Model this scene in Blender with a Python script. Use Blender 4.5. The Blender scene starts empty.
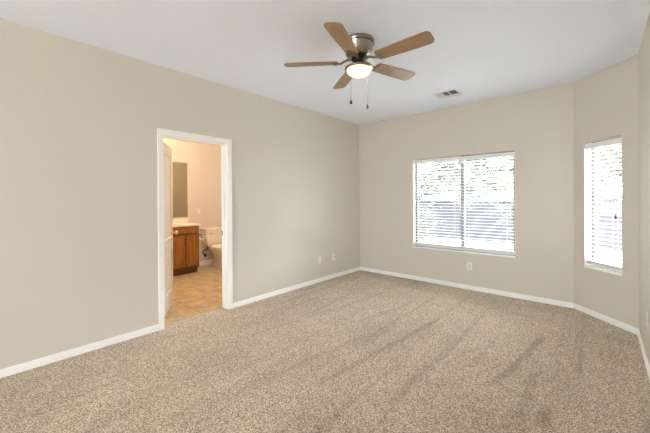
import bpy, bmesh, math, random
from mathutils import Vector, Matrix
random.seed(7)
S = bpy.context.scene
COL = S.collection
PI = math.pi

# ---------------------------------------------------------------- camera
CAM = Vector((3.413, 0.0, 1.3429)); YAW, PITCH, ROLL = -0.728, -0.0038, -0.0057
fw = Vector((math.sin(YAW)*math.cos(PITCH), math.cos(YAW)*math.cos(PITCH), math.sin(PITCH)))
rt = Vector((math.cos(YAW), -math.sin(YAW), 0)); up = rt.cross(fw)
r2 = rt*math.cos(ROLL) + up*math.sin(ROLL); u2 = -rt*math.sin(ROLL) + up*math.cos(ROLL)
cd = bpy.data.cameras.new('camera'); cam = bpy.data.objects.new('camera', cd); COL.objects.link(cam)
cam.matrix_world = Matrix(((r2.x, u2.x, -fw.x, CAM.x), (r2.y, u2.y, -fw.y, CAM.y), (r2.z, u2.z, -fw.z, CAM.z), (0, 0, 0, 1)))
cd.sensor_width = 36; cd.lens = 308.864/650*36
cd.shift_y = -(216.5-200.53)/650
cd.clip_start = 0.02
S.camera = cam

# ---------------------------------------------------------------- sky, sun, added fill lamps, exposure
W = bpy.data.worlds.new('sky'); S.world = W; W.use_nodes = True
nt = W.node_tree; bg = nt.nodes['Background']
sky = nt.nodes.new('ShaderNodeTexSky'); sky.sky_type = 'HOSEK_WILKIE'; sky.turbidity = 6; sky.ground_albedo = 0.6
sky.sun_direction = Vector((-0.32, -0.30, 0.9)).normalized()
mixs = nt.nodes.new('ShaderNodeMix'); mixs.data_type = 'RGBA'
mixs.inputs[0].default_value = 0.75
nt.links.new(sky.outputs[0], mixs.inputs[6]); mixs.inputs[7].default_value = (0.885, 0.95, 1.08, 1)
nt.links.new(mixs.outputs[2], bg.inputs[0]); bg.inputs[1].default_value = 33.0

sl = bpy.data.lights.new('sun', 'SUN'); sl.energy = 4.0; sl.angle = 0.02; sl.color = (1.0, 0.95, 0.86)
so = bpy.data.objects.new('sun', sl); COL.objects.link(so)
so.rotation_euler = Vector((0.32, 0.30, -0.9)).to_track_quat('-Z', 'Y').to_euler()

def area(name, loc, target, sx, sy, power, color):
    l = bpy.data.lights.new(name, 'AREA'); l.shape = 'RECTANGLE'; l.size = sx; l.size_y = sy; l.energy = power; l.color = color
    o = bpy.data.objects.new(name, l); COL.objects.link(o); o.location = loc
    o.rotation_euler = (Vector(target)-Vector(loc)).to_track_quat('-Z', 'Y').to_euler()
    return o
# added unseen lamps: one outside the made-up rear door, one beyond each window
FILL_TINT = (0.93, 0.95, 1.0)
area('rear_fill_lamp', (2.45, -4.95, 1.15), (1.9, 4.0, 1.35), 2.1, 2.1, 30, (0.97, 0.97, 1.0))
area('wide_window_fill_lamp', (1.82, 7.3, 2.95), (1.82, 4.7, 1.35), 3.0, 1.0, 350, FILL_TINT)
area('narrow_window_fill_lamp', (5.3, 6.4, 2.95), (3.43, 4.55, 1.35), 2.0, 1.0, 520, FILL_TINT)
def portal(name, loc, target, sx, sy):
    o = area(name, loc, target, sx, sy, 1, (1, 1, 1)); o.data.cycles.is_portal = True
portal('wide_window_portal', (1.82, 4.95, 1.264), (1.82, 0, 1.264), 1.47, 1.45)
portal('narrow_window_portal', (3.536, 4.64, 1.264), (3.536-.7146, 4.64-.6995, 1.264), .44, 1.45)
portal('added_door_portal', (2.45, -4.63, 1.05), (2.45, 0, 1.05), 2.1, 2.1)
S.view_settings.view_transform = 'Standard'; S.view_settings.look = 'None'
S.view_settings.gamma = 1; S.view_settings.use_curve_mapping = False
S.view_settings.exposure = -0.07
S.cycles.use_denoising = True; S.cycles.denoiser = 'OPENIMAGEDENOISE'; S.cycles.denoising_prefilter = 'NONE'; S.cycles.denoising_input_passes = 'RGB_ALBEDO_NORMAL'
S.cycles.max_bounces = 14; S.cycles.diffuse_bounces = 8; S.cycles.transparent_max_bounces = 24
S.cycles.sample_clamp_indirect = 40.0

# ---------------------------------------------------------------- materials
def lin(c):
    return tuple(((v/255)/12.92 if v/255 <= 0.04045 else ((v/255+0.055)/1.055)**2.4) for v in c) + (1,)
def mat(name, rgb, rough=0.6, metal=0.0, spec=0.5):
    m = bpy.data.materials.new(name); m.use_nodes = True
    b = m.node_tree.nodes['Principled BSDF']
    b.inputs['Base Color'].default_value = lin(rgb); b.inputs['Roughness'].default_value = rough
    b.inputs['Metallic'].default_value = metal; b.inputs['Specular IOR Level'].default_value = spec
    return m
def nodes(m): return m.node_tree.nodes, m.node_tree.links, m.node_tree.nodes['Principled BSDF']
def objcoord(m, scale=(1, 1, 1)):
    N, L, b = nodes(m)
    tc = N.new('ShaderNodeTexCoord'); mp = N.new('ShaderNodeMapping'); mp.inputs['Scale'].default_value = scale
    L.new(tc.outputs['Object'], mp.inputs['Vector']); return mp.outputs['Vector']
def noise(m, vec, scale, detail=3, rough=0.5):
    N, L, b = nodes(m); n = N.new('ShaderNodeTexNoise')
    n.inputs['Scale'].default_value = scale; n.inputs['Detail'].default_value = detail; n.inputs['Roughness'].default_value = rough
    L.new(vec, n.inputs['Vector']); return n.outputs['Fac']
def ramp(m, fac, stops):
    N, L, b = nodes(m); r = N.new('ShaderNodeValToRGB'); e = r.color_ramp.elements
    e[0].position, e[0].color = stops[0][0], stops[0][1]; e[1].position, e[1].color = stops[-1][0], stops[-1][1]
    for p, c in stops[1:-1]:
        x = e.new(p); x.color = c
    L.new(fac, r.inputs['Fac']); return r.outputs['Color']
def bump(m, h, strength, dist=0.01):
    N, L, b = nodes(m); n = N.new('ShaderNodeBump'); n.inputs['Strength'].default_value = strength; n.inputs['Distance'].default_value = dist
    L.new(h, n.inputs['Height']); L.new(n.outputs['Normal'], b.inputs['Normal'])
def mixc(m, fac, a, bcol, mode='MIX'):
    N, L, b = nodes(m); x = N.new('ShaderNodeMix'); x.data_type = 'RGBA'; x.blend_type = mode
    if isinstance(fac, (int, float)): x.inputs[0].default_value = fac
    else: L.new(fac, x.inputs[0])
    for s, v in ((6, a), (7, bcol)):
        if isinstance(v, tuple): x.inputs[s].default_value = v
        else: L.new(v, x.inputs[s])
    return x.outputs[2]

M = {}
def paint(name, rgb, rough=0.75):
    m = mat(name, rgb, rough, 0, 0.3); v = objcoord(m)
    bump(m, noise(m, v, 70, 3), 0.12, 0.004); return m
M['wall'] = paint('wall_paint', (209, 200.5, 186))
M['bath_wall'] = paint('bath_wall_paint', (214, 203, 188))
M['ceiling'] = paint('ceiling_paint', (234, 239, 248), 0.85)
M['trim'] = mat('white_trim', (245, 242, 236), 0.4)
M['door'] = mat('white_door', (232, 227, 222), 0.45)
M['plate'] = mat('white_plastic', (228, 224, 214), 0.4)
M['slot'] = mat('slot_dark', (60, 56, 52), 0.6)
M['blind'] = mat('white_slat', (236, 236, 234), 0.5)
M['rail'] = mat('white_rail', (230, 228, 224), 0.5)
M['cord'] = mat('cord', (225, 222, 215), 0.8)
M['frame'] = mat('window_frame_grey', (128, 124, 122), 0.45)
M['track'] = mat('window_track', (120, 116, 112), 0.5)
M['nickel'] = mat('brushed_nickel', (168, 156, 142), 0.27, 1.0)
M['bronze'] = mat('antique_nickel_dark', (150, 138, 122), 0.35, 1.0)
M['dark'] = mat('dark_metal', (45, 40, 36), 0.5, 0.6)
M['brass'] = mat('brass', (238, 206, 140), 0.35, 1.0)
M['chrome'] = mat('chrome', (210, 208, 205), 0.15, 1.0)
M['porcelain'] = mat('porcelain', (240, 232, 220), 0.12)
M['counter'] = mat('cultured_marble', (240, 228, 208), 0.2)
M['mirror'] = mat('mirror_silver', (196, 190, 172), 0.03, 1.0)
M['hose'] = mat('braided_hose', (62, 56, 50), 0.45, 0.4)
M['paper'] = mat('tissue_paper', (238, 234, 226), 0.9)
M['duct'] = mat('duct_dark', (46, 46, 46), 0.7)
M['vent'] = mat('vent_white', (222, 222, 222), 0.5)
M['stucco'] = paint('stucco', (205, 192, 172), 0.9)

# glass: clear pane, see-through with a faint reflection
g = bpy.data.materials.new('window_glass'); g.use_nodes = True
N, L = g.node_tree.nodes, g.node_tree.links; N.clear()
o = N.new('ShaderNodeOutputMaterial'); mx = N.new('ShaderNodeMixShader'); tr = N.new('ShaderNodeBsdfTransparent'); gl = N.new('ShaderNodeBsdfGlossy')
fr = N.new('ShaderNodeFresnel'); fr.inputs[0].default_value = 1.25; gl.inputs['Roughness'].default_value = 0.02
tr.inputs[0].default_value = (0.97, 0.985, 0.98, 1)
L.new(fr.outputs[0], mx.inputs[0]); L.new(tr.outputs[0], mx.inputs[1]); L.new(gl.outputs[0], mx.inputs[2]); L.new(mx.outputs[0], o.inputs[0])
M['glass'] = g

def emit(name, rgb, strength):
    m = mat(name, rgb, 0.3); b = m.node_tree.nodes['Principled BSDF']
    b.inputs['Emission Color'].default_value = lin(rgb); b.inputs['Emission Strength'].default_value = strength; return m
M['bowl'] = emit('lit_frosted_glass', (255, 238, 204), 0.95)
M['dome'] = emit('added_dome_glow', (255, 242, 228), 120.0)
M['bulb'] = emit('lit_vanity_glass', (255, 216, 166), 80.0)

def wood(name, c0, c1, scale, rough):
    m = mat(name, c0, rough); v = objcoord(m, scale)
    f = noise(m, v, 1.0, 6, 0.62)
    c = ramp(m, f, [(0.32, lin(c0)), (0.68, lin(c1))])
    L = m.node_tree.links; L.new(c, m.node_tree.nodes['Principled BSDF'].inputs['Base Color']); return m
M['blade'] = wood('oak_blade', (134, 103, 68), (168, 136, 96), (5, 90, 90), 0.38)
M['oak'] = wood('golden_oak', (126, 76, 32), (176, 116, 54), (70, 70, 5), 0.35)
M['oak_gap_shade'] = wood('golden_oak_gap_shade', (84, 46, 18), (126, 76, 34), (70, 70, 5), 0.4)  # darker oak paints the shadow in the door gaps and toe kick
M['bark'] = wood('bark', (70, 64, 58), (94, 88, 82), (14, 14, 4), 0.9)

# carpet: speckled twist pile with drag marks of the vacuum cleaner
m = mat('carpet', (150, 134, 110), 0.95, 0, 0.1); M['carpet'] = m
N, L, b = nodes(m)
v = objcoord(m)
vo = N.new('ShaderNodeTexVoronoi'); vo.inputs['Scale'].default_value = 175; L.new(v, vo.inputs['Vector'])
sr = N.new('ShaderNodeSeparateColor'); L.new(vo.outputs['Color'], sr.inputs[0])
ad = N.new('ShaderNodeMix'); ad.data_type = 'FLOAT'; ad.inputs[0].default_value = 0.55
L.new(sr.outputs[0], ad.inputs[3]); L.new(noise(m, v, 130, 1.5, 0.6), ad.inputs[2]); f1 = ad.outputs[0]
f2 = noise(m, v, 260, 2, 0.6)
c1 = ramp(m, f1, [(0.22, lin((128, 111, 91))), (0.50, lin((195, 177, 153))), (0.78, lin((243, 228, 208)))])
c2 = ramp(m, f2, [(0.34, (0.70, 0.69, 0.67, 1)), (0.64, (1.2, 1.2, 1.2, 1))])
c = mixc(m, 1.0, c1, c2, 'MULTIPLY')
vs = objcoord(m, (9.0, 0.5, 1)); s1 = noise(m, vs, 1.0, 5, 0.6)
cs = ramp(m, s1, [(0.33, (0.62, 0.61, 0.60, 1)), (0.45, (0.98, .98, .98, 1)), (0.72, (1.10, 1.10, 1.10, 1))])
c = mixc(m, 0.45, c, cs, 'MULTIPLY')
vb = objcoord(m, (1, 1, 1)); s2 = noise(m, vb, 1.3, 5, 0.65)
cb = ramp(m, s2, [(0.30, (0.82, 0.81, 0.79, 1)), (0.62, (1.06, 1.06, 1.06, 1))])
c = mixc(m, 0.8, c, cb, 'MULTIPLY')
# drag marks left in the pile, each a narrow band from one floor point to another
def mth(op, a, b_=None, c_=None):
    n = N.new('ShaderNodeMath'); n.operation = op
    for i, x in enumerate((a, b_, c_)):
        if x is None: continue
        if isinstance(x, (int, float)): n.inputs[i].default_value = x
        else: L.new(x, n.inputs[i])
    return n.outputs[0]
def sstep(x, a, b_):
    n = N.new('ShaderNodeMapRange'); n.interpolation_type = 'SMOOTHSTEP'; n.inputs[1].default_value = a; n.inputs[2].default_value = b_
    L.new(x, n.inputs[0]); return n.outputs[0]
sx = N.new('ShaderNodeSeparateXYZ'); L.new(v, sx.inputs[0])
wob = mth('MULTIPLY', mth('SUBTRACT', noise(m, v, 4.0, 3), 0.5), 0.09)
PX = mth('ADD', sx.outputs[0], wob); PY = sx.outputs[1]
tot = None
for x0, y0, x1, y1, w, k in ((2.84, 2.40, 3.01, 3.74, .045, .34), (3.14, 2.10, 3.16, 2.50, .06, .34), (1.88, 1.6, 2.07, 3.45, .035, .24), (2.40, 1.7, 2.36, 2.5, .035, .2),
                             (3.30, 2.9, 3.27, 3.68, .03, .26), (3.42, 3.3, 3.40, 3.83, .022, .3), (2.64, 2.55, 2.66, 3.55, .03, .16), (1.42, 2.7, 1.62, 3.95, .04, .14), (2.98, 1.9, 3.0, 2.3, .03, .2), (0.9, 2.2, 1.1, 4.0, .06, .12), (1.5, 1.2, 1.7, 2.6, .05, .12)):
    dx = mth('ABSOLUTE', mth('SUBTRACT', PX, mth('MULTIPLY_ADD', mth('SUBTRACT', PY, y0), (x1-x0)/(y1-y0), x0)))
    a_ = mth('MULTIPLY', mth('SUBTRACT', 1.0, sstep(dx, w*.3, w)), mth('MULTIPLY', sstep(PY, y0, y0+.2), mth('SUBTRACT', 1.0, sstep(PY, y1-.2, y1))))
    a_ = mth('MULTIPLY', a_, k); tot = a_ if tot is None else mth('MAXIMUM', tot, a_)
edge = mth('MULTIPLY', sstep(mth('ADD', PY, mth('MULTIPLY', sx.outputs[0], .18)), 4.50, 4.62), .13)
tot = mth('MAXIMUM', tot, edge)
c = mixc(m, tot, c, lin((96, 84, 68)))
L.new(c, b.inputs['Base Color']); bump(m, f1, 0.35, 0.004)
b.inputs['Sheen Weight'].default_value = 0.15

# bathroom tile: blotchy beige squares with thin grout
m = mat('floor_tile', (205, 165, 115), 0.35); M['tile'] = m
N, L, b = nodes(m)
v = objcoord(m); br = N.new('ShaderNodeTexBrick'); L.new(v, br.inputs['Vector'])
br.offset = 0.0; br.squash = 1.0
br.inputs['Scale'].default_value = 1.0; br.inputs['Brick Width'].default_value = 0.44; br.inputs['Row Height'].default_value = 0.44
br.inputs['Mortar Size'].default_value = 0.005; br.inputs['Mortar Smooth'].default_value = 0.2
br.inputs['Color1'].default_value = (1, 1, 1, 1); br.inputs['Color2'].default_value = (0.94, 0.94, 0.94, 1); br.inputs['Mortar'].default_value = (0.55, 0.5, 0.45, 1)
ct = ramp(m, noise(m, v, 7, 6, 0.65), [(0.32, lin((172, 144, 104))), (0.68, lin((220, 194, 152)))])
c = mixc(m, 1.0, ct, br.outputs['Color'], 'MULTIPLY'); L.new(c, b.inputs['Base Color'])

# outdoors
m = mat('gravel', (216, 206, 192), 0.95); M['gravel'] = m; v = objcoord(m)
m.node_tree.links.new(ramp(m, noise(m, v, 6, 6, 0.7), [(0.3, lin((222, 216, 208))), (0.7, lin((246, 243, 238)))]), m.node_tree.nodes['Principled BSDF'].inputs['Base Color'])
m = mat('block', (158, 150, 150), 0.95); M['block'] = m
N, L, b = nodes(m); tc = N.new('ShaderNodeTexCoord'); mp = N.new('ShaderNodeMapping'); mp.inputs['Rotation'].default_value = (PI/2, 0, 0)
L.new(tc.outputs['Object'], mp.inputs[0]); br = N.new('ShaderNodeTexBrick'); L.new(mp.outputs[0], br.inputs['Vector'])
br.inputs['Scale'].default_value = 1; br.inputs['Brick Width'].default_value = 0.4; br.inputs['Row Height'].default_value = 0.2; br.inputs['Mortar Size'].default_value = 0.008
br.inputs['Color1'].default_value = lin((67, 65, 69)); br.inputs['Color2'].default_value = lin((60, 58, 62)); br.inputs['Mortar'].default_value = lin((47, 46, 49))
L.new(br.outputs['Color'], b.inputs['Base Color'])
def leafmat(name, a, bcol):
    m = mat(name, a, 0.6); v = objcoord(m)
    N, L, b = nodes(m); L.new(ramp(m, noise(m, v, 9, 2), [(0.3, lin(a)), (0.7, lin(bcol))]), b.inputs['Base Color'])
    return m
M['leaf_green'] = leafmat('leaves_green', (48, 62, 50), (72, 86, 70))
M['leaf_yellow'] = leafmat('leaves_yellow', (72, 78, 62), (100, 104, 86))

# ---------------------------------------------------------------- mesh helpers
def box(bm, x0, y0, z0, x1, y1, z1, bev=0.0, seg=2, mtx=None):
    b2 = bmesh.new()
    vs = [b2.verts.new((x, y, z)) for x in (x0, x1) for y in (y0, y1) for z in (z0, z1)]
    for f in ((0, 1, 3, 2), (4, 6, 7, 5), (0, 4, 5, 1), (2, 3, 7, 6), (0, 2, 6, 4), (1, 5, 7, 3)): b2.faces.new([vs[i] for i in f])
    bmesh.ops.recalc_face_normals(b2, faces=b2.faces)
    if bev: bmesh.ops.bevel(b2, geom=list(b2.edges), offset=bev, segments=seg, affect='EDGES', profile=0.6)
    merge(bm, b2, mtx); return bm
def merge(bm, b2, mtx=None):
    mp = {}
    for v in b2.verts: mp[v] = bm.verts.new(mtx @ v.co if mtx else v.co)
    for f in b2.faces:
        try:
            nf = bm.faces.new([mp[v] for v in f.verts]); nf.smooth = f.smooth
        except ValueError: pass
    b2.free()
def lathe(bm, prof, n=48, mtx=None, smooth=True):
    b2 = bmesh.new(); rings = []
    for r, z in prof:
        if r < 1e-5: rings.append([b2.verts.new((0, 0, z))])
        else: rings.append([b2.verts.new((r*math.cos(2*PI*i/n), r*math.sin(2*PI*i/n), z)) for i in range(n)])
    for a, c in zip(rings, rings[1:]):
        for i in range(n):
            j = (i+1) % n
            if len(a) == 1 and len(c) == 1: continue
            if len(a) == 1: b2.faces.new((a[0], c[j], c[i]))
            elif len(c) == 1: b2.faces.new((a[i], a[j], c[0]))
            else: b2.faces.new((a[i], a[j], c[j], c[i]))
    bmesh.ops.recalc_face_normals(b2, faces=b2.faces)
    for f in b2.faces: f.smooth = smooth
    merge(bm, b2, mtx); return bm
def loft(bm, rings, cap=True):
    """rings: lists of points, equal length"""
    b2 = bmesh.new(); R = [[b2.verts.new(p) for p in r] for r in rings]; n = len(R[0])
    for a, c in zip(R, R[1:]):
        for i in range(n):
            j = (i+1) % n; b2.faces.new((a[i], a[j], c[j], c[i]))
    if cap: b2.faces.new(R[0][::-1]); b2.faces.new(R[-1])
    bmesh.ops.recalc_face_normals(b2, faces=b2.faces)
    for f in b2.faces: f.smooth = len(f.verts) == 4
    merge(bm, b2); return bm
def tube(bm, pts, rad, n=10):
    """tapered tube through points; rad a number or a list"""
    pts = [Vector(p) for p in pts]; rads = rad if isinstance(rad, (list, tuple)) else [rad]*len(pts)
    rings = []
    for i, p in enumerate(pts):
        d = (pts[min(i+1, len(pts)-1)]-pts[max(i-1, 0)]).normalized()
        a = d.cross(Vector((0, 0, 1)) if abs(d.z) < 0.9 else Vector((1, 0, 0))).normalized(); c = d.cross(a)
        rings.append([p + rads[i]*(a*math.cos(2*PI*k/n)+c*math.sin(2*PI*k/n)) for k in range(n)])
    return loft(bm, rings)
def curve_pts(pts, n=8):
    """Catmull-Rom through points"""
    P = [Vector(p) for p in pts]; P = [2*P[0]-P[1]] + P + [2*P[-1]-P[-2]]; out = []
    for i in range(1, len(P)-2):
        for k in range(n):
            t = k/n; a, b, c, d = P[i-1:i+3]
            out.append(0.5*((2*b)+(c-a)*t+(2*a-5*b+4*c-d)*t*t+(3*b-a-3*c+d)*t**3))
    return out+[P[-2]]
def obj(name, bm, m, parent=None, loc=None):
    me = bpy.data.meshes.new(name); bm.to_mesh(me); bm.free()
    me.materials.append(m); o = bpy.data.objects.new(name, me); COL.objects.link(o)
    if parent: o.parent = parent
    if loc: o.location = loc
    return o
B = bmesh.new
def tag(o, label=None, cat=None, group=None, kind=None):
    if label: o['label'] = label
    if cat: o['category'] = cat
    if group: o['group'] = group
    if kind: o['kind'] = kind
    return o
def thing(name, label, cat, loc=(0, 0, 0), rz=0, group=None):
    o = bpy.data.objects.new(name, None); o.empty_display_size = 0.1; COL.objects.link(o); o.location = loc; o.rotation_euler = (0, 0, rz)
    return tag(o, label, cat, group)
def struct(name, bm, m, label, cat, parent=None):
    o = obj(name, bm, m, parent); return tag(o, label, cat, kind='structure')
def structE(name, label, cat, loc=(0, 0, 0), rz=0): return tag(thing(name, label, cat, loc, rz), kind='structure')
def copy_tree(o, parent=None):
    c = o.copy(); COL.objects.link(c)
    if parent: c.parent = parent
    for ch in list(o.children): copy_tree(ch, c)
    return c

# ---------------------------------------------------------------- setting
H = 2.74; LY = 4.8173; X1, X2, Y2 = 3.172, 3.6927, 4.2853; YF = -4.5; TW = 0.12; TB = 0.15
A0 = Vector((X1, LY, 0)); A1 = Vector((X2, Y2, 0)); AT = (A1-A0).normalized(); AL = (A1-A0).length; ARZ = math.atan2(AT.y, AT.x)
MA = Matrix.Translation(A0) @ Matrix.Rotation(ARZ, 4, 'Z')    # local x along the slanted wall, local +y outwards
WX0, WX1, WZ0, WZ1 = 1.083, 2.556, 0.535, 1.992               # opening of the wide window
AX0, AX1 = 0.143, 0.583                                       # opening of the narrow window along the slanted wall
DY0, DY1, DZ = 1.272, 2.042, 2.045                            # rough door opening in the left wall
PX0, PX1, PZ = 1.4, 3.5, 2.1                                # unseen rear door, added to let light in

bm = B()
box(bm, -TW, YF, -.05, X2+.05, LY+.1, 0)
fl = struct('floor', bm, M['carpet'], 'speckled taupe cut pile carpet covering the whole bedroom floor', 'carpet')
bm = B(); box(bm, -2.85, YF-TB, H, X2+TB, LY+TB, H+.2)
struct('ceiling', bm, M['ceiling'], 'flat white painted ceiling', 'ceiling')

bm = B()
box(bm, -TW, YF, 0, 0, DY0, H); box(bm, -TW, DY1, 0, 0, LY, H); box(bm, -TW, DY0, DZ, 0, DY1, H)
struct('wall_left', bm, M['wall'], 'long beige wall on the left with the bathroom doorway', 'wall')
bm = B()
box(bm, -TW, LY, -.1, WX0, LY+TB, H); box(bm, WX1, LY, -.1, X1, LY+TB, H)
box(bm, WX0, LY, -.1, WX1, LY+TB, WZ0); box(bm, WX0, LY, WZ1, WX1, LY+TB, H)
loft(bm, [[(X1, LY, z), (X1, LY+TB, z), (X1+TB*.4, LY+TB, z), ] for z in (-.1, H)])
struct('wall_back', bm, M['wall'], 'beige wall facing the camera with the wide window', 'wall')
bm = B()
box(bm, 0, 0, -.1, AX0, TB, H, mtx=MA); box(bm, AX1, 0, -.1, AL, TB, H, mtx=MA)
box(bm, AX0, 0, -.1, AX1, TB, WZ0, mtx=MA); box(bm, AX0, 0, WZ1, AX1, TB, H, mtx=MA)
struct('wall_angled', bm, M['wall'], 'short slanted beige wall at the right with the narrow window', 'wall')
bm = B(); box(bm, X2, YF, -.1, X2+TB, Y2+.03, H)
struct('wall_right', bm, M['wall'], 'beige wall cut by the right edge of the photo', 'wall')
bm = B()
box(bm, -TW, YF-TB, -.1, PX0, YF, H); box(bm, PX1, YF-TB, -.1, X2+TB, YF, H); box(bm, PX0, YF-TB, PZ, PX1, YF, H)
struct('wall_front', bm, M['wall'], 'beige wall behind the camera', 'wall')

# bathroom shell
BX, BY0, BY1 = -2.70, 0.5, 4.3
bm = B(); box(bm, BX-.05, BY0-.05, -.06, -TW, BY1+.05, -.006)
ft = struct('floor_bathroom', bm, M['tile'], 'blotchy beige square tile floor of the bathroom', 'tile floor')
ft.location = (0, 0, 0)
bm = B(); box(bm, BX-.15, BY0-.1, -.1, BX, BY1+.1, H)
struct('wall_bathroom_far', bm, M['bath_wall'], 'warm lit bathroom wall behind the vanity and toilet', 'wall')
bm = B(); box(bm, BX, BY0-.1, -.1, -TW, BY0, H)
struct('wall_bathroom_near', bm, M['bath_wall'], 'bathroom side wall hidden left of the doorway', 'wall')
bm = B(); box(bm, BX, BY1, -.1, -TW, BY1+.1, H)
struct('wall_bathroom_end', bm, M['bath_wall'], 'bathroom side wall hidden right of the doorway', 'wall')

# baseboards
def base_profile(bm, p, q, nrm, h=.062, t=.013):
    p, q, nrm = Vector(p), Vector(q), Vector(nrm)
    prof = [(0, 0), (t, 0), (t, h-.012), (t-.003, h-.004), (t-.008, h), (0, h)]
    loft(bm, [[e + nrm*a + Vector((0, 0, z)) for a, z in prof] for e in (p, q)])
    for f in bm.faces: f.smooth = False
bm = B(); base_profile(bm, (0, YF, 0), (0, 1.232, 0), (1, 0, 0)); base_profile(bm, (0, 2.084, 0), (0, LY, 0), (1, 0, 0))
struct('baseboard_left', bm, M['trim'], 'white baseboard along the long left wall', 'baseboard')
bm = B(); base_profile(bm, (0, LY, 0), (X1+.005, LY, 0), (0, -1, 0))
struct('baseboard_back', bm, M['trim'], 'white baseboard under the wide window', 'baseboard')
an = MA.to_3x3() @ Vector((0, -1, 0))
bm = B(); base_profile(bm, A0, A1, an)
struct('baseboard_angled', bm, M['trim'], 'white baseboard along the slanted wall under the narrow window', 'baseboard')
bm = B(); base_profile(bm, (X2, YF, 0), (X2, Y2, 0), (-1, 0, 0))
struct('baseboard_right', bm, M['trim'], 'white baseboard at the right edge of the photo', 'baseboard')
bm = B(); base_profile(bm, (BX, 2.76, -.006), (BX, BY1, -.006), (1, 0, 0), .1)
struct('baseboard_bathroom', bm, M['trim'], 'white baseboard on the bathroom wall beside the toilet', 'baseboard')

# door casing and jamb (bedroom side), door leaf
bm = B(); cw = .058; ct_ = .016
J0, J1, JZ = DY0+.018, DY1-.018, DZ-.018
def casing(bm, x0, sgn):
    for w0, w1, t in ((.005, cw, ct_), (cw-.018, cw+.002, ct_+.005), (.003, .012, ct_-.006)):
        xa, xb = sorted((x0, x0+sgn*t))
        box(bm, xa, J0-w1, 0, xb, J0-w0, JZ+w1, .002); box(bm, xa, J1+w0, 0, xb, J1+w1, JZ+w1, .002)
        box(bm, xa, J0-w0, JZ+w0, xb, J1+w0, JZ+w1, .002)
casing(bm, 0, 1)
struct('trim_1', bm, M['trim'], 'white moulded casing around the bathroom doorway', 'door casing')
bm = B(); casing(bm, -TW, -1)
struct('trim_2', bm, M['trim'], 'white casing on the bathroom side of the doorway', 'door casing')
bm = B()
box(bm, -TW, DY0, 0, 0, J0, JZ); box(bm, -TW, J1, 0, 0, DY1, JZ); box(bm, -TW, DY0, JZ, 0, DY1, DZ)
for xa, xb in ((-.083, -.048),):
    box(bm, xa, J0, 0, xb, J0+.011, JZ, .002); box(bm, xa, J1-.011, 0, xb, J1, JZ, .002); box(bm, xa, J0, JZ-.011, xb, J1, JZ, .002)
jamb = struct('trim_3', bm, M['trim'], 'white door jamb lining the bathroom doorway', 'door jamb')
bm = B(); box(bm, -.09, J1-.0015, .90, -.118, J1+.0005, .96)
sp_ = obj('strike_plate', bm, M['dark'], jamb)

LW, LT, LH = .727, .035, 2.0
ang = math.radians(58.0)
# local +x runs along the leaf from its hinge; local -y is the face seen from the bedroom
leafE = structE('door_1', 'white panelled bathroom door standing open into the bathroom', 'door', (-.125, J0+.006, .0), math.atan2(math.cos(ang), -math.sin(ang)))
def panel_leaf():
    bm = B(); st = .105
    rails = [(0.012, .215), (.715, .87), (LH-.125+.012, LH+.012)]
    box(bm, 0, 0, .012, st, LT, LH+.012, .0015); box(bm, LW-st, 0, .012, LW, LT, LH+.012, .0015)
    for a, b_ in rails: box(bm, st, 0, a, LW-st, LT, b_)
    for z0, z1 in ((.215, .715), (.87, LH-.113)):
        # sunk moulding and raised field, on both faces
        for s, y in ((1, 0), (-1, LT)):
            r = lambda i, d: [(st+i, y+s*d, z0+i), (LW-st-i, y+s*d, z0+i), (LW-st-i, y+s*d, z1-i), (st+i, y+s*d, z1-i)]
            b2 = B(); loft(b2, [r(0, 0), r(.012, .010), r(.030, .010), r(.055, .003), r(.06, .003)], cap=False)
            b2.faces.new([b2.verts.new(p) for p in r(.06, .003)])
            bmesh.ops.recalc_face_normals(b2, faces=b2.faces)
            for f in b2.faces: f.smooth = False
            merge(bm, b2)
    return bm
leaf = obj('door_leaf', panel_leaf(), M['door'], leafE)
def knob_bm(side):
    # side -1: bulges to local -y
    mt = Matrix.Translation((LW-.062, 0 if side < 0 else LT, .925)) @ Matrix.Rotation(PI/2*(1 if side < 0 else -1), 4, 'X')
    return lathe(B(), [(0, 0), (.032, 0), (.032, .005), (.028, .009), (.012, .012), (.011, .028), (.018, .034), (.027, .044), (.029, .054), (.025, .064), (.014, .070), (0, .071)], 28, mt)
tag(obj('door_knob', knob_bm(-1), M['brass'], leafE), 'brass door knob'); tag(obj('door_knob', knob_bm(1), M['brass'], leafE), 'brass door knob')
for z in (.22, 1.02, 1.80):
    bm = B(); lathe(bm, [(0, 0), (.006, 0), (.006, .09), (0, .09)], 12, Matrix.Translation((-.006, -.004, z)))
    box(bm, -.012, -.002, z, .03, .0005, z+.09)
    obj('hinge', bm, M['brass'], leafE)

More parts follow.
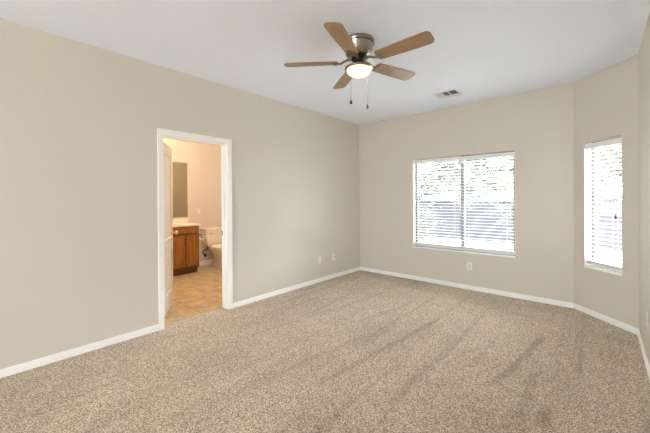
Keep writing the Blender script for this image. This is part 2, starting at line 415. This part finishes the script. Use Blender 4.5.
# windows: frame, glass, sill
def window(name, label, w, z0, z1, mullion, f=.042):
    e = structE(name, label, 'window'); y0, y1 = .085, .125
    bm = B()
    box(bm, 0, y0, z0, f, y1, z1, .003); box(bm, w-f, y0, z0, w, y1, z1, .003)
    box(bm, f, y0, z0, w-f, y1, z0+f, .003); box(bm, f, y0, z1-f, w-f, y1, z1, .003)
    fo = obj('window_frame', bm, M['frame'], e)
    if mullion:
        bm = B(); box(bm, mullion-.026, y0-.006, z0+f, mullion+.026, y1+.004, z1-f, .003)
        obj('mullion', bm, M['frame'], e)
        panes = [(f, mullion-.026), (mullion+.026, w-f)]
    else: panes = [(f, w-f)]
    for a, b_ in panes:
        bm = B(); box(bm, a, .102, z0+f, b_, .106, z1-f); obj('pane', bm, M['glass'], e)
    bm = B(); box(bm, f*.3, y0-.02, z0+.016, w-f*.3, y0, z0+.03, .002); obj('track', bm, M['track'], e)
    bm = B(); box(bm, 0, -.006, z0, w, y0, z0+.016, .003); obj('sill', bm, M['trim'], e)
    bm = B(); box(bm, 0, .001, z0+.016, .004, y0, z1); box(bm, w-.004, .001, z0+.016, w, y0, z1); obj('reveal_lining', bm, M['trim'], e)
    return e
w1 = window('window_1', 'wide two-pane sliding window in the back wall', WX1-WX0, WZ0, WZ1, .768)
w1.location = (WX0, LY, 0)
w2 = window('window_2', 'narrow window in the slanted wall at the right', AX1-AX0, WZ0, WZ1, None, .046)
w2.location = A0 + AT*AX0; w2.rotation_euler = (0, 0, ARZ)

# unseen glazed door, added behind the camera to let light in
pd = structE('added_door_2', 'unseen glazed door added behind the camera to let light in', 'door', (PX0, YF-.1, 0))
bm = B(); w_ = PX1-PX0
for a, b_ in ((0, .05), (w_/2-.03, w_/2+.03), (w_-.05, w_)): box(bm, a, 0, 0, b_, .06, PZ)
box(bm, .05, 0, 0, w_-.05, .06, .05); box(bm, .05, 0, PZ-.05, w_-.05, .06, PZ)
obj('door_frame', bm, M['trim'], pd)
for a, b_ in ((.05, w_/2-.03), (w_/2+.03, w_-.05)):
    bm = B(); box(bm, a, .027, .05, b_, .033, PZ-.05); obj('pane', bm, M['glass'], pd)

# ---------------------------------------------------------------- blinds
def blind(label, w, z0, z1, group=None, wand=None, tassel=None, valance=.056):
    e = thing('window_blind', label, 'blind', group=group); yc = .038
    bm = B(); box(bm, 0, .008, z1-valance-.006, w, .018, z1-.006, .003); box(bm, .004, .018, z1-.05, w-.004, .066, z1-.008, .002)
    obj('headrail', bm, M['rail'], e)
    bm = B(); p = .0455; z = z1-valance-.03
    zb = z0+.032
    while z > zb+.06:
        # gently crowned slat
        for i in range(4):
            pass
        ring = []
        prof = [(-.025, -.0012), (-.012, .0012), (0, .002), (.012, .0012), (.025, -.0012), (.025, -.004), (.012, -.0016), (0, -.0008), (-.012, -.0016), (-.025, -.004)]
        loft(bm, [[(x, yc+a, z+c) for a, c in prof] for x in (.004, w-.004)])
        z -= p
    for f in bm.faces: f.smooth = False
    obj('slats', bm, M['blind'], e)
    bm = B(); box(bm, .004, yc-.026, zb-.012, w-.004, yc+.026, zb+.012, .004); obj('bottom_rail', bm, M['rail'], e)
    bm = B()
    for k in range(7): box(bm, .004, yc-.025, zb+.0125+k*.0042, w-.004, yc+.025, zb+.0152+k*.0042)
    obj('stacked_slats', bm, M['blind'], e)
    n = 2 if w < 1.2 else 3
    for k in range(n):
        x = .1 + (w-.2)*k/(n-1)
        bm = B()
        for y in (yc-.0265, yc+.0265): tube(bm, [(x, y, z1-.05), (x, y, zb)], .0008, 5)
        obj('ladder_cord', bm, M['cord'], e)
    for x, L_, mt in (wand or []):
        bm = B(); tube(bm, [(x, .0045, z1-.05), (x, .0035, z1-.05-L_)], .0012, 6); c = obj('lift_cord', bm, M['cord'], e)
        bm = B(); lathe(bm, [(0, 0), (.006, .002), (.009, -.012), (.010, -.04), (.006, -.046), (0, -.046)], 14, Matrix.Translation((x, .0035, z1-.05-L_)))
        obj('tassel', bm, mt, c)
    return e
bl = blind('white horizontal slat blind on the left half of the wide window', .757, WZ0+.012, WZ1-.004, 'white slat blinds'); bl.location = (WX0+.005, LY, 0)
br_ = blind('white horizontal slat blind on the right half of the wide window', .700, WZ0+.012, WZ1-.012, 'white slat blinds'); br_.location = (WX0+.768, LY, 0)
ba = blind('white horizontal slat blind in the narrow window of the slanted wall', AX1-AX0-.008, WZ0+.012, WZ1-.018, 'white slat blinds',
           [(.365, .76, M['dark']), (.05, .72, M['cord']), (.066, .73, M['cord'])], valance=.064)
ba.location = A0 + AT*(AX0+.004); ba.rotation_euler = (0, 0, ARZ)

# ---------------------------------------------------------------- ceiling fan
FX, FY = 1.822, 2.243
fan = thing('ceiling_fan', 'five-bladed hugger ceiling fan with oak blades and a lit glass bowl', 'ceiling fan', (FX, FY, H))
bm = lathe(B(), [(0, 0), (.134, 0), (.136, -.004), (.136, -.028), (.131, -.033), (.131, -.038), (.128, -.044), (.121, -.085), (.113, -.120), (.104, -.136), (.085, -.146), (0, -.147)])
obj('motor_housing', bm, M['nickel'], fan)
bm = lathe(B(), [(0, -.146), (.062, -.147), (.066, -.151), (.066, -.168), (.050, -.180), (0, -.181)], 40); obj('flywheel', bm, M['dark'], fan)
bm = lathe(B(), [(.1312, -.0315), (.1335, -.0325), (.1335, -.0385), (.1290, -.0395)], 48); obj('groove_ring', bm, M['dark'], fan)
bm = lathe(B(), [(0, -.180), (.040, -.181), (.042, -.186), (.044, -.212), (.060, -.222), (.108, -.232), (.123, -.238), (.126, -.246), (.122, -.251), (0, -.252)], 48)
obj('light_fitter', bm, M['nickel'], fan)
bm = lathe(B(), [(0, -.2515), (.104, -.2515), (.106, -.256), (.103, -.272), (.093, -.287), (.075, -.299), (.050, -.307), (.022, -.311), (0, -.3115)], 48)
tag(obj('light_bowl', bm, M['bowl'], fan), 'glowing frosted glass bowl')
bladez = -.187
def blade_bm():
    bm = B(); pts = []; r0, r1 = .185, .662
    def wid(x):
        t = (x-r0)/(r1-r0); return .058 + .014*min(1, t*1.6)
    top = []; n = 14
    for i in range(n+1):
        x = r0+.018+(r1-.04-r0-.018)*i/n; top.append((x, wid(x)))
    tip = [(r1-.04+.04*math.sin(a), (wid(r1)-.04)+.04*math.cos(a)) for a in [PI/2*k/6 for k in range(1, 7)]]
    root = [(r0, wid(r0)-.018), (r0+.005, wid(r0)-.006)]
    half = root+top+tip
    outl = half + [(x, -y) for x, y in half[::-1]]
    loft(bm, [[(x, y, z) for x, y in outl] for z in (-.0035, .0035)])
    for f in bm.faces: f.smooth = False
    return bm
def iron_bm():
    bm = B()
    # arm out of the flywheel, dropping to a three-lobed plate under the blade
    tube(bm, curve_pts([(.060, 0, .022), (.100, 0, .019), (.135, 0, .006), (.165, 0, -.008), (.20, 0, -.009)], 5), [.012]*6+[.010]*10+[.008]*5, 10)
    for y in (-.034, 0, .034):
        lathe(bm, [(0, -.0085), (.014, -.0085), (.016, -.006), (.016, -.0036), (0, -.0036)], 18, Matrix.Translation((.222 if y else .245, y, 0)))
        tube(bm, [(.175, y*.15, -.008), (.2, y*.7, -.0075), (.224, y, -.0065)], [.009, .008, .007], 8)
    return bm
pitch = math.radians(-12)
protoB = None
for k in range(5):
    a = 3.788 + k*2*PI/5
    if protoB is None:
        protoB = bd = obj('blade', blade_bm(), M['blade'], fan); ir = obj('blade_iron', iron_bm(), M['bronze'], bd)
    else:
        bd = protoB.copy(); COL.objects.link(bd); bd.parent = fan
        for ch in list(protoB.children):
            c = ch.copy(); COL.objects.link(c); c.parent = bd
    bd.matrix_local = Matrix.Translation((0, 0, bladez)) @ Matrix.Rotation(a, 4, 'Z') @ Matrix.Rotation(pitch, 4, 'X')
# two pull chains with fobs: direction away from the camera side
vw = Vector((math.sin(YAW), math.cos(YAW), 0)); vr = Vector((math.cos(YAW), -math.sin(YAW), 0))
for dx, dz, fm, nm in ((-.060, -.484, M['dark'], 'dark'), (.089, -.528, M['nickel'], 'nickel')):
    px = vr*dx + vw*(.10 if dx > 0 else .108)
    bm = B(); tube(bm, [(px.x, px.y, -.232), (px.x, px.y, dz)], .0011, 6); c = obj('pull_chain', bm, M['nickel'], fan)
    bm = lathe(B(), [(0, 0), (.004, -.002), (.011, -.020), (.012, -.030), (.008, -.038), (0, -.040)], 16, Matrix.Translation((px.x, px.y, dz)))
    obj('pull_fob', bm, fm, c)

# ---------------------------------------------------------------- ceiling vent
VX0, VX1, VY0, VY1 = 1.745, 2.05, 4.03, 4.32
vt = thing('ceiling_vent', 'white square louvred air vent in the ceiling near the wide window', 'vent', ((VX0+VX1)/2, (VY0+VY1)/2, H))
vw_, vh_ = (VX1-VX0)/2, (VY1-VY0)/2
bm = B(); fr_ = .024
box(bm, -vw_, -vh_, -.010, vw_, -vh_+fr_, 0, .002); box(bm, -vw_, vh_-fr_, -.010, vw_, vh_, 0, .002)
box(bm, -vw_, -vh_+fr_, -.010, -vw_+fr_, vh_-fr_, 0, .002); box(bm, vw_-fr_, -vh_+fr_, -.010, vw_, vh_-fr_, 0, .002)
box(bm, -vw_+fr_, .048, -.011, vw_-fr_, .056, 0)
box(bm, -.052, -vh_+fr_, -.011, -.044, .05, 0); box(bm, .030, -vh_+fr_, -.011, .036, .05, 0)
obj('vent_frame', bm, M['vent'], vt)
bm = B(); box(bm, -vw_+fr_, -vh_+fr_, -.0022, vw_-fr_, vh_-fr_, -.0006); obj('duct_mouth', bm, M['duct'], vt)
def louvre(bm, p, along, tilt, length):
    mt = Matrix.Translation(p) @ Matrix.Rotation(along, 4, 'Z') @ Matrix.Rotation(tilt, 4, 'X')
    box(bm, -length/2, -.008, -.0006, length/2, .008, .0006, mtx=mt)
bm = B()
for k in range(4): louvre(bm, (0, .068+k*.014, -.0085), 0, math.radians(-42), 2*(vw_-fr_))
for k in range(6): louvre(bm, (-.118+k*.0145, -.036, -.0085), PI/2, math.radians(-35), .165)
for k in range(5): louvre(bm, (-.034+k*.0145, -.036, -.0085), PI/2, math.radians(45), .165)
for k in range(6): louvre(bm, (.047+k*.0145, -.036, -.0085), PI/2, math.radians(45), .165)
obj('louvres', bm, M['vent'], vt)

# ---------------------------------------------------------------- wall plates
def plate(name, label, cat, kind, loc, rz):
    """local -y faces the room"""
    e = thing(name, label, cat, loc, rz, None)
    bm = B(); box(bm, -.036, -.006, -.058, .036, 0, .058, .003); obj('cover_plate', bm, M['plate'], e)
    if kind == 'duplex':
        for z in (-.02, .02):
            bm = B(); b2 = B(); lathe(b2, [(0, 0), (.0165, 0), (.0165, .0025), (0, .0025)], 24, Matrix.Translation((0, -.006, z)) @ Matrix.Rotation(PI/2, 4, 'X'))
            merge(bm, b2); s = obj('socket', bm, M['plate'], e)
            bm = B(); box(bm, -.0078, -.0091, z-.001, -.0052, -.0083, z+.008); box(bm, .0052, -.0091, z, .0078, -.0083, z+.008); box(bm, -.0025, -.0091, z-.011, .0025, -.0083, z-.006)
            obj('socket_slots', bm, M['slot'], s)
    elif kind == 'switch':
        bm = B(); box(bm, -.005, -.016, -.004, .005, -.005, .010, .002); obj('toggle', bm, M['plate'], e)
    elif kind == 'jack':
        bm = lathe(B(), [(0, 0), (.0065, 0), (.0065, .007), (.004, .008), (0, .008)], 16, Matrix.Translation((0, -.006, 0)) @ Matrix.Rotation(PI/2, 4, 'X'))
        obj('cable_jack', bm, M['dark'], e)
    bm = B()
    for z in ((0,) if kind == 'duplex' else (-.042, .042)):
        bm = B(); lathe(bm, [(0, 0), (.003, 0), (.003, .001), (0, .001)], 10, Matrix.Translation((0, -.006, z)) @ Matrix.Rotation(PI/2, 4, 'X'))
        obj('screw', bm, M['chrome'], e)
    return e
plate('wall_plate', 'plain white wall plate low on the left wall, farther from the corner', 'wall plate', 'blank', (0, 3.687, .361), PI/2)
plate('cable_outlet', 'white cable jack plate low on the left wall, nearest the room corner', 'wall plate', 'jack', (0, 4.04, .355), PI/2)
plate('power_outlet', 'white power outlet centred below the wide window', 'outlet', 'duplex', (1.971, LY, .347), 0)
plate('power_outlet', 'white power outlet on the wall at the right edge of the photo', 'outlet', 'duplex', (X2, 3.55, .373), -PI/2)
plate('light_switch', 'white light switch on the bathroom wall above the toilet tank', 'light switch', 'switch', (BX, 2.98, 1.11), PI/2)

# ---------------------------------------------------------------- bathroom
# vanity cabinet (faces +x), long counter on it
VF = -2.18; V0, V1 = 1.52, 2.735
van = thing('vanity_cabinet', 'golden oak bathroom vanity cabinet under the cream counter', 'cabinet', (BX, 0, 0))
dpt = VF-BX
bm = B(); box(bm, .002, V0, .09, dpt-.002, V1, .862); box(bm, .002, V0+.005, -.005, dpt-.075, V1-.001, .09)
obj('body', bm, M['oak_gap_shade'], van)
def raised(y0, y1, z0, z1, flat=False):
    bm = B(); x = dpt
    if flat: return box(bm, x, y0, z0, x+.018, y1, z1, .004)
    s = .042
    box(bm, x, y0, z0, x+.018, y0+s, z1, .003); box(bm, x, y1-s, z0, x+.018, y1, z1, .003)
    box(bm, x, y0+s, z0, x+.018, y1-s, z0+s, .003); box(bm, x, y0+s, z1-s, x+.018, y1-s, z1, .003)
    r = lambda i, d: [(x+d, y0+s+i, z0+s+i), (x+d, y1-s-i, z0+s+i), (x+d, y1-s-i, z1-s-i), (x+d, y0+s+i, z1-s-i)]
    loft(bm, [r(-.002, .006), r(.004, .007), r(.022, .014), r(.024, .0145)])
    for f in bm.faces: f.smooth = False
    return bm
for m0, m1 in ((1.555, 2.205), (2.25, 2.715)):
    obj('drawer_front', raised(m0, m1, .733, .848, True), M['oak'], van)
    h_ = (m0+m1)/2
    obj('cabinet_door', raised(m0, h_-.012, .137, .712), M['oak'], van); obj('cabinet_door', raised(h_+.012, m1, .137, .712), M['oak'], van)
ctp = thing('countertop', 'cream bathroom countertop with backsplash on the oak vanity', 'countertop', (BX, 0, .863))
bm = B(); box(bm, .002, V0-.02, 0, dpt+.03, V1+.03, .034, .008); obj('slab', bm, M['counter'], ctp)
bm = B(); box(bm, .002, V0-.02, .034, .022, V1+.02, .125, .004); obj('backsplash', bm, M['counter'], ctp)
bm = B(); box(bm, .001, 1.55, 1.01, .007, 2.757, 2.08, .001)
mir = obj('mirror', bm, M['mirror'], None, (BX, 0, 0)); tag(mir, 'frameless wall mirror above the bathroom counter', 'mirror')
# vanity light above the mirror
vl = thing('vanity_light', 'warm vanity light bar above the bathroom mirror', 'wall light', (BX, 0, 0))
bm = B(); box(bm, .001, 1.76, 2.25, .03, 2.20, 2.33, .006); obj('bar', bm, M['brass'], vl)
for y in (1.83, 1.98, 2.13):
    bm = lathe(B(), [(0, -.06), (.03, -.055), (.05, -.03), (.055, 0), (.05, .03), (.03, .055), (0, .06)], 24, Matrix.Translation((.115, y, 2.29))); obj('globe', bm, M['bulb'], vl)
    bm = B(); tube(bm, [(.03, y, 2.29), (.062, y, 2.29)], .018, 14); obj('socket_cup', bm, M['brass'], vl)

bl_ = thing('added_ceiling_lamp', 'unseen round lamp added to brighten the bathroom', 'fill light', (-1.25, 2.75, H))  # out of view, added to raise the bathroom's brightness
bm = lathe(B(), [(0, 0), (.17, 0), (.17, -.02), (0, -.021)], 32); obj('base', bm, M['brass'], bl_)
bm = lathe(B(), [(0, -.021), (.155, -.021), (.15, -.05), (.11, -.085), (.05, -.1), (0, -.102)], 32); obj('diffuser', bm, M['dome'], bl_)
# toilet, back to the far wall
TY = 3.25
toi = thing('toilet', 'white toilet partly hidden behind the right side of the doorway', 'toilet', (BX, TY, -.006))
bm = B(); loft(bm, [[(x0, -w, z), (x1, -w+.02, z), (x1+.012, 0, z), (x1, w-.02, z), (x0, w, z)] for x0, x1, w, z in ((.03, .17, .165, .395), (.02, .19, .195, .46), (.02, .205, .222, .58), (.02, .21, .23, .735))])
for f in bm.faces: f.smooth = False
bmesh.ops.bevel(bm, geom=[e for e in bm.edges if len(e.link_faces) == 2], offset=.008, segments=2, affect='EDGES')
obj('tank', bm, M['porcelain'], toi)
bm = B(); loft(bm, [[(.01, -.24, z), (.20, -.225, z), (.232, -.12, z), (.236, 0, z), (.232, .12, z), (.20, .225, z), (.01, .24, z)] for z in (.736, .768)])
bmesh.ops.bevel(bm, geom=list(bm.edges), offset=.008, segments=2, affect='EDGES')
obj('tank_lid', bm, M['porcelain'], toi)
def oval(cx, rx, ry, z, n=28, back=None):
    out = []
    for i in range(n):
        a = 2*PI*i/n; x = cx+rx*math.cos(a); y = ry*math.sin(a)*(1-.12*math.cos(a))
        if back is not None: x = max(x, back)
        out.append((x, y, z))
    return out
bm = B(); loft(bm, [oval(.36, .27, .115, 0), oval(.36, .262, .108, .025), oval(.36, .235, .088, .08), oval(.37, .225, .084, .17), oval(.41, .262, .118, .26), oval(.44, .30, .178, .35), oval(.445, .305, .187, .385), oval(.445, .30, .183, .398)])
obj('bowl', bm, M['porcelain'], toi)
bm = B(); loft(bm, [oval(.455, .285, .188, .399, back=.215), oval(.455, .292, .192, .408, back=.215), oval(.455, .288, .189, .418, back=.215)]); obj('seat', bm, M['porcelain'], toi)
bm = B(); loft(bm, [oval(.455, .285, .186, .419, back=.215), oval(.455, .290, .190, .428, back=.215), oval(.455, .26, .165, .438, back=.225)]); obj('seat_lid', bm, M['porcelain'], toi)
bm = B(); tube(bm, [(.20, -.150, .672), (.232, -.150, .672)], .008, 10); tube(bm, [(.229, -.158, .673), (.233, -.115, .668), (.232, -.075, .660)], [.009, .007, .006], 10)
tag(obj('flush_lever', bm, M['chrome'], toi), 'chrome flush lever')
bm = B(); tube(bm, curve_pts([(.075, -.115, .40), (.075, -.13, .335), (.085, -.20, .325), (.10, -.235, .295), (.085, -.20, .25), (.055, -.150, .235), (.03, -.145, .21)], 6), .011, 8)
obj('supply_hose', bm, M['hose'], toi)
bm = B(); tube(bm, [(.001, -.145, .20), (.045, -.145, .20)], .012, 12); tube(bm, [(.045, -.145, .185), (.045, -.145, .225)], .016, 12)
obj('stop_valve', bm, M['dark'], toi)
# paper holder on the vanity side
tp = thing('paper_holder', 'dark toilet paper holder on the side of the oak vanity', 'paper holder', (-2.27, V1+.001, .66))
bm = B(); lathe(bm, [(0, 0), (.022, 0), (.022, .006), (.008, .01), (0, .01)], 16, Matrix.Translation((.06, 0, .03)) @ Matrix.Rotation(-PI/2, 4, 'X')); tube(bm, [(.06, .005, .03), (.06, .065, .03), (.06, .07, -.02)], .007, 8); tube(bm, [(.06, .07, -.02), (-.07, .07, -.02)], .006, 8)
obj('bracket', bm, M['dark'], tp)
bm = lathe(B(), [(.021, -.05), (.056, -.05), (.056, .05), (.021, .05), (.021, -.05)], 28, Matrix.Translation((-.002, .07, -.034)) @ Matrix.Rotation(PI/2, 4, 'Y'))
box(bm, -.05, .1245, -.13, .048, .1255, -.034)
pr = obj('toilet_roll', bm, M['paper'], None, (-2.27, V1+.001, .66)); tag(pr, 'white toilet paper roll hanging beside the oak vanity', 'toilet roll')

# ---------------------------------------------------------------- outdoors
bm = B(); box(bm, -16, LY+TB+.001, -.35, 26, 24, -.2); struct('ground', bm, M['gravel'], 'pale sunlit gravel yard outside the windows', 'ground')
bm = B(); box(bm, -2, YF-6, -.3, 6, YF-TB-.005, -.1); struct('added_ground_slab', bm, M['gravel'], 'pale slab added outside the unseen rear door to bounce light in', 'ground')  # out of view, added to throw light up through the rear door
bm = B(); box(bm, -.5, YF-3.2, 2.3, 4.8, YF-TB-.005, 2.45); struct('sky_blocker_roof', bm, M['stucco'], 'unseen roof slab added to block sky light at the rear door', 'roof')  # added blocker, keeps most of the sky out of the rear door
fe = thing('garden_wall', 'grey block garden wall across the yard seen through the blinds', 'garden wall', (0, 12.2, -.2))
bm = B(); box(bm, -14, 0, 0, 15, .2, 1.42); obj('blocks', bm, M['block'], fe)
bm = B(); box(bm, -14, -.03, 1.42, 15, .23, 1.48, .006); obj('coping', bm, M['block'], fe)
fs = thing('garden_wall', 'grey block garden wall running along the right side of the yard', 'garden wall', (15.0, 12.2, -.2), -PI/2)
bm = B(); box(bm, 0, 0, 0, 8, .2, 1.42); obj('blocks', bm, M['block'], fs)
bm = B(); box(bm, 0, -.03, 1.42, 8, .23, 1.48, .006); obj('coping', bm, M['block'], fs)

def tree(label, loc, h, spread, n, lm, seed, size=.055, low=.35, group='yard trees'):
    rnd = random.Random(seed)
    e = thing('tree', label, 'tree', loc, 0, group)
    bm = B(); tips = []
    top = Vector((rnd.uniform(-.3, .3), rnd.uniform(-.2, .2), h*.55))
    tr_ = curve_pts([(0, 0, 0), (top.x*.2+.05, top.y*.3, h*.2), (top.x*.7, top.y, h*.38), top], 4)
    tube(bm, tr_, [(.034*h/5)*(1-.5*i/(len(tr_)-1)) for i in range(len(tr_))], 9)
    for k in range(11):
        a = k*2.4+rnd.uniform(-.3, .3); s = tr_[rnd.randint(len(tr_)//3, len(tr_)-1)]
        L_ = spread*rnd.uniform(.6, 1.0); z1 = h*rnd.uniform(low, .95)
        e1 = Vector((math.cos(a)*L_, math.sin(a)*L_, z1)); mid = (s+e1)/2+Vector((0, 0, h*.06))
        P = curve_pts([s, mid, e1], 4); tube(bm, P, [.026*h/5*(1-.8*i/(len(P)-1)) for i in range(len(P))], 7)
        tips += [P[len(P)//2], P[-2], e1]
        for q in range(3):
            d = Vector((rnd.uniform(-1, 1), rnd.uniform(-1, 1), rnd.uniform(-.6, .8)))*spread*.4
            tube(bm, [P[-3], P[-3]+d*.5, P[-3]+d], [.014*h/5, .010*h/5, .004], 5); tips.append(P[-3]+d)
    obj('trunk', bm, M['bark'], e)
    bm = B()
    for i in range(n):
        c = rnd.choice(tips)+Vector((rnd.gauss(0, .3), rnd.gauss(0, .3), rnd.gauss(0, .22)))*spread*.45
        q = Matrix.Rotation(rnd.uniform(0, 6.3), 4, 'Z') @ Matrix.Rotation(rnd.uniform(0, 3.1), 4, 'X')
        s = size*rnd.uniform(.6, 1.5); w = s*.42
        P = [(-s, 0, 0), (-s*.3, w, .1*s), (s*.5, w*.8, .1*s), (s, 0, 0), (s*.5, -w*.8, .1*s), (-s*.3, -w, .1*s)]
        bm.faces.new([bm.verts.new(c + (q @ Vector(p))) for p in P])
    obj('foliage', bm, lm, e)
    return e
tree('dense green tree left of the yard, seen through the left window pane', (-1.7, 11.0, -.2), 4.3, 1.2, 8000, M['leaf_green'], 3)
tree('yellow-green spreading tree seen through the right window pane', (0.75, 8.2, -.2), 4.6, 1.55, 12000, M['leaf_yellow'], 11)
tree('thin pale tree in the yard seen through the narrow window', (4.1, 8.9, -.2), 4.0, 1.0, 5500, M['leaf_yellow'], 21)
def shrub(label, loc, h, r, n, lm, seed):
    rnd = random.Random(seed); e = thing('shrub', label, 'shrub', loc, 0, 'yard shrubs')
    bm = B(); ends = []
    for k in range(16):
        a = k*2.4; q = Vector((math.cos(a)*r*rnd.uniform(.3, 1), math.sin(a)*r*rnd.uniform(.3, 1), h*rnd.uniform(.5, 1)))
        tube(bm, [(0, 0, 0), q*.5+Vector((0, 0, h*.1)), q], [.014, .010, .004], 5); ends.append(q)
    obj('stems', bm, M['bark'], e)
    bm = B()
    for i in range(n):
        t = rnd.uniform(.35, 1.1); c = rnd.choice(ends)*t+Vector((rnd.gauss(0, .3), rnd.gauss(0, .3), rnd.gauss(0, .2)))*r*.5
        c.z = max(c.z, .03)
        q = Matrix.Rotation(rnd.uniform(0, 6.3), 4, 'Z') @ Matrix.Rotation(rnd.uniform(0, 3.1), 4, 'X'); s = .05*rnd.uniform(.6, 1.4); w = s*.45
        bm.faces.new([bm.verts.new(c + (q @ Vector(p))) for p in ((-s, 0, 0), (0, w, 0), (s, 0, 0), (0, -w, 0))])
    obj('foliage', bm, lm, e); return e
shrub('low pale shrub in the gravel in front of the garden wall', (-1.1, 9.2, -.2), 1.3, .8, 2600, M['leaf_yellow'], 5)
shrub('small green shrub at the foot of the garden wall', (5.3, 10.9, -.2), .9, .6, 1500, M['leaf_green'], 6)
shrub('tall loose shrub against the garden wall left of the yard', (-2.6, 9.9, -.2), 1.9, .7, 2400, M['leaf_green'], 15)
shrub('broad pale shrub against the garden wall right of the tree trunk', (1.7, 11.1, -.2), 1.9, .8, 2600, M['leaf_yellow'], 16)
